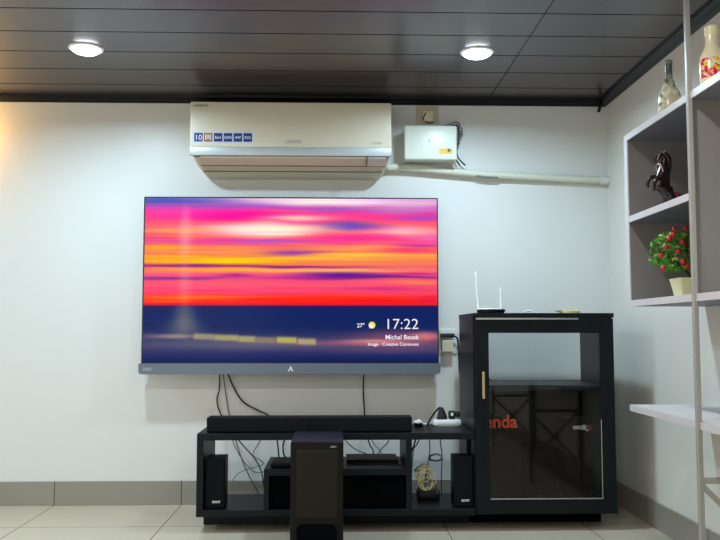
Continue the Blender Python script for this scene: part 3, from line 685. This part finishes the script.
# vases
vase_mat('vase_mottled', (206, 198, 170), [(120, 120, 90), (236, 230, 210)], 45, .52, .62, (-1, 1), (72, 78, 78), (.120, .160))
vase_mat('vase_floral', (222, 210, 178), [(206, 22, 60), (232, 180, 20), (206, 22, 60)], 60, .54, .57, (.040, .098))
vz = thing('mottled_vase', (1.10, 2.66, 1.4875), 'grey-necked mottled cream vase on top of the shelving, further from the camera', 'vase')
obj('vase_body', lathe(bmesh.new(), [(.028, 0), (.037, .006), (.041, .03), (.040, .06), (.034, .09), (.021, .118), (.013, .14), (.0115, .165), (.012, .19)], 1.10, 2.66, 1.4875), 'vase_mottled', vz, smooth=True)
obj('vase_lip', lathe(bmesh.new(), [(.0118, .189), (.0135, .193), (.0135, .200), (.010, .202)], 1.10, 2.66, 1.4875), 'cable_grey', vz, smooth=True)
vz = thing('floral_bottle', (1.10, 2.345, 1.4875), 'cream bottle vase with red and yellow flowers on top of the shelving, nearer the camera', 'vase')
obj('bottle_body', lathe(bmesh.new(), [(.030, 0), (.036, .005), (.038, .03), (.038, .085), (.034, .112), (.021, .135), (.0185, .15), (.0185, .172)], 1.10, 2.345, 1.4875), 'vase_floral', vz, smooth=True)
obj('bottle_neck', lathe(bmesh.new(), [(.0185, .171), (.020, .176), (.0205, .196), (.017, .200)], 1.10, 2.345, 1.4875), 'pot_cream', vz, smooth=True)
tag(obj('cork_stub', lathe(bmesh.new(), [(.007, 0), (.008, .006), (.006, .012)], 1.045, 2.375, 1.4875, 12), 'cork', at=(1.045, 2.375, 1.4875)), 'tiny yellow cork beside the post on the top shelf', 'cork')

# ------------------------------------------------------------------ rearing horse figurine (skin modifier)
def skinned(name, verts, edges, m, parent, sub=2):
    me = D.meshes.new(name); base = origin(parent)
    me.from_pydata([Vector(v[:3])-base for v in verts], edges, [])
    o = D.objects.new('tmp', me); COL.objects.link(o)
    sk = o.modifiers.new('s', 'SKIN'); sk.use_smooth_shade = True
    for i, v in enumerate(verts):
        d = me.skin_vertices[0].data[i]; r = v[3]; d.radius = (r, r) if not isinstance(r, tuple) else r
        d.use_root = (i == 0)
    ss = o.modifiers.new('u', 'SUBSURF'); ss.levels = sub; ss.render_levels = sub
    bpy.context.view_layer.update()
    e = D.meshes.new_from_object(o.evaluated_get(bpy.context.evaluated_depsgraph_get()))
    D.objects.remove(o)
    e.name = name; e.materials.clear(); e.materials.append(MATS[m])
    for p in e.polygons: p.use_smooth = True
    r = D.objects.new(name, e); COL.objects.link(r); r.parent = parent
    return r
HX, HY, HZ = 1.095, 2.70, 1.1955
HS = 1.13
hs = thing('horse_figurine', (HX, HY, HZ), 'dark bronze rearing horse figurine on the shelf above the potted plant', 'figurine')
def hp(dx, dz, r, dy=0): return (HX+dx*HS, HY+dy*HS, HZ+dz*HS, r*HS)
V = [hp(.005, .082, .0215), hp(-.008, .108, .0205), hp(-.004, .066, .0185), hp(.012, .046, .018),   # 0 barrel,1 chest,2 belly,3 rump
     hp(-.004, .130, .014), hp(.000, .148, .0115), hp(-.008, .163, .0095), hp(-.020, .156, .008), hp(-.032, .148, .0062),   # 4,5 neck,6 poll,7 cheek,8 muzzle
     hp(.012, .030, .0125, .011), hp(-.004, .022, .0075, .012), hp(.003, .009, .0045, .012), hp(-.003, .003, .0055, .012),      # 9..12 hind left
     hp(.016, .030, .0125, -.011), hp(.004, .020, .0075, -.012), hp(.012, .009, .0045, -.012), hp(.006, .003, .0055, -.012),   # 13..16 hind right
     hp(-.022, .100, .009, .010), hp(-.042, .098, .0062, .011), hp(-.050, .078, .0042, .011), hp(-.046, .068, .0050, .011),       # 17..20 fore left
     hp(-.022, .094, .009, -.011), hp(-.034, .086, .0062, -.012), hp(-.040, .064, .0042, -.012), hp(-.036, .054, .0050, -.012)]   # 21..24 fore right
E_ = [(0, 1), (0, 2), (2, 3), (1, 4), (4, 5), (5, 6), (6, 7), (7, 8), (3, 9), (9, 10), (10, 11), (11, 12), (3, 13), (13, 14), (14, 15), (15, 16), (1, 17), (17, 18), (18, 19), (19, 20), (1, 21), (21, 22), (22, 23), (23, 24)]
skinned('body', V, E_, 'bronze_dark', hs)
def H3(l): return [(HX+a*HS, HY+b*HS, HZ+c*HS) for a, b, c in l]
for s in (-1, 1): obj('ear', tube(bmesh.new(), H3([(-.003, s*.005, .168), (-.002, s*.006, .176), (-.004, s*.006, .183)]), .003, 8, rr=lambda t: .0038*(1-t)+.0006), 'bronze_dark', hs, smooth='all')
bm = bmesh.new()
tube(bm, H3([(-.006, 0, .172), (.008, 0, .158), (.013, 0, .136), (.014, 0, .112)]), .006, 8, rr=lambda t: .004+.006*math.sin(math.pi*min(1, t+.1)))
obj('mane', bm, 'bronze_dark', hs, smooth='all')
obj('tail', tube(bmesh.new(), H3([(.024, 0, .050), (.037, 0, .042), (.038, 0, .022), (.030, 0, .004)]), .006, 8, rr=lambda t: .004+.006*math.sin(math.pi*min(1, t+.05))), 'bronze_red', hs, smooth='all')['label'] = 'dark red tail'
obj('bridle', tube(bmesh.new(), H3([(-.022+.0095*math.cos(a*math.pi/4)*.4, .0095*math.sin(a*math.pi/4), .156+.009*math.cos(a*math.pi/4)) for a in range(9)]), .0012, 6), 'bronze_pale', hs, smooth='all')
obj('breast_strap', tube(bmesh.new(), H3([(-.016+.006*math.cos(a*math.pi/4), .0195*math.sin(a*math.pi/4), .120-.016*math.cos(a*math.pi/4)) for a in range(9)]), .0022, 6), 'bronze_pale', hs, smooth='all')
obj('base_stone', loft(bmesh.new(), [oval(HX+.012, HY, .034, .026, HZ-.0005, 20), oval(HX+.012, HY, .031, .023, HZ+.004, 20)]), 'bronze_dark', hs, smooth=True)

# ------------------------------------------------------------------ potted plant
PX, PY, PZ = 1.130, 2.62, .9015
pl = thing('potted_plant', (PX, PY, PZ), 'small potted plant with red berries in a cream square pot on the shelf', 'potted plant')
bm = bmesh.new()
def sqr(cx, cy, h, z): return [(cx-h, cy-h, z), (cx+h, cy-h, z), (cx+h, cy+h, z), (cx-h, cy+h, z)]
loft(bm, [sqr(PX, PY, .034, PZ), sqr(PX, PY, .046, PZ+.060), sqr(PX, PY, .046, PZ+.062), sqr(PX, PY, .042, PZ+.062), sqr(PX, PY, .041, PZ+.054)])
bmesh.ops.bevel(bm, geom=[e for e in bm.edges if abs(e.verts[0].co.z-e.verts[1].co.z) > .05], offset=.003, segments=2, affect='EDGES')
obj('pot', bm, 'pot_cream', pl)
obj('soil', box(PX-.039, PX+.039, PY-.039, PY+.039, PZ+.046, PZ+.056), 'soil', pl)
rnd = random.Random(11)
bm = bmesh.new(); tips = []
CX_, CZ_ = PX-.040, PZ+.147
trunk = (PX-.004, PY, PZ+.05)
fork = (PX-.010, PY, PZ+.088)
tube(bm, [trunk, (PX+.004, PY, PZ+.07), fork], .0035, 8)
for k in range(22):
    a = rnd.uniform(0, 6.28); rr_ = rnd.uniform(.03, .072)
    tp = (CX_+rr_*math.cos(a)*1.2, PY+rnd.uniform(-.045, .045), CZ_+rr_*math.sin(a)*.95)
    md = ((fork[0]+tp[0])/2+rnd.uniform(-.01, .01), (fork[1]+tp[1])/2, (fork[2]+tp[2])/2+.01)
    tube(bm, [fork, md, tp], .0013, 5); tips.append(tp)
obj('stem', bm, 'stem_brown', pl, smooth='all')
for nm, cnt, mt, ls in (('foliage', 260, 'leaf_green', .0125), ('pale_foliage', 90, 'leaf_pale', .011)):
    bm = bmesh.new()
    for k in range(cnt):
        a = rnd.uniform(0, 6.28); rr_ = .070*rnd.random()**.45
        c = Vector((CX_+rr_*math.cos(a)*1.2, PY+rnd.uniform(-.05, .05)*math.sqrt(max(0, 1-(rr_/.075)**2)), CZ_+rr_*math.sin(a)*.95))
        d = Vector((rnd.gauss(0, 1), rnd.gauss(0, 1), rnd.gauss(0, .8))).normalized(); n = d.cross(Vector((rnd.gauss(0, 1), rnd.gauss(0, 1), rnd.gauss(0, 1)))).normalized()
        s = d.cross(n); q = ls*rnd.uniform(.7, 1.25)
        top = [c-d*q, c-d*q*.3+s*q*.42, c+d*q*.4+s*q*.36, c+d*q, c+d*q*.4-s*q*.36, c-d*q*.3-s*q*.42]
        vsA = [bm.verts.new(p+n*.0007) for p in top]; mid = bm.verts.new(c-n*q*.18+n*.0007)
        for i in range(6): bm.faces.new((vsA[i], vsA[(i+1) % 6], mid))
    obj(nm, bm, mt, pl)
berries = [(663, 226), (675, 225), (657, 236), (661, 232), (654, 244), (671, 239), (648, 253), (650, 266), (671, 259.5), (675, 264), (689, 235), (682, 244), (666, 249), (684, 256)]
for bpx, bpz in berries:
    # offsets of each berry on the near side of the crown, in metres from the crown's centre
    dx = (bpx-674)*.00305; dz = (249-bpz)*.0031
    bm = bmesh.new(); bmesh.ops.create_icosphere(bm, subdivisions=2, radius=.0095 if bpx % 3 else .0082)
    bmesh.ops.translate(bm, verts=bm.verts, vec=(CX_+dx+.012, PY-.048, CZ_+dz-.004))
    obj('berry', bm, 'berry_red', pl, smooth='all')
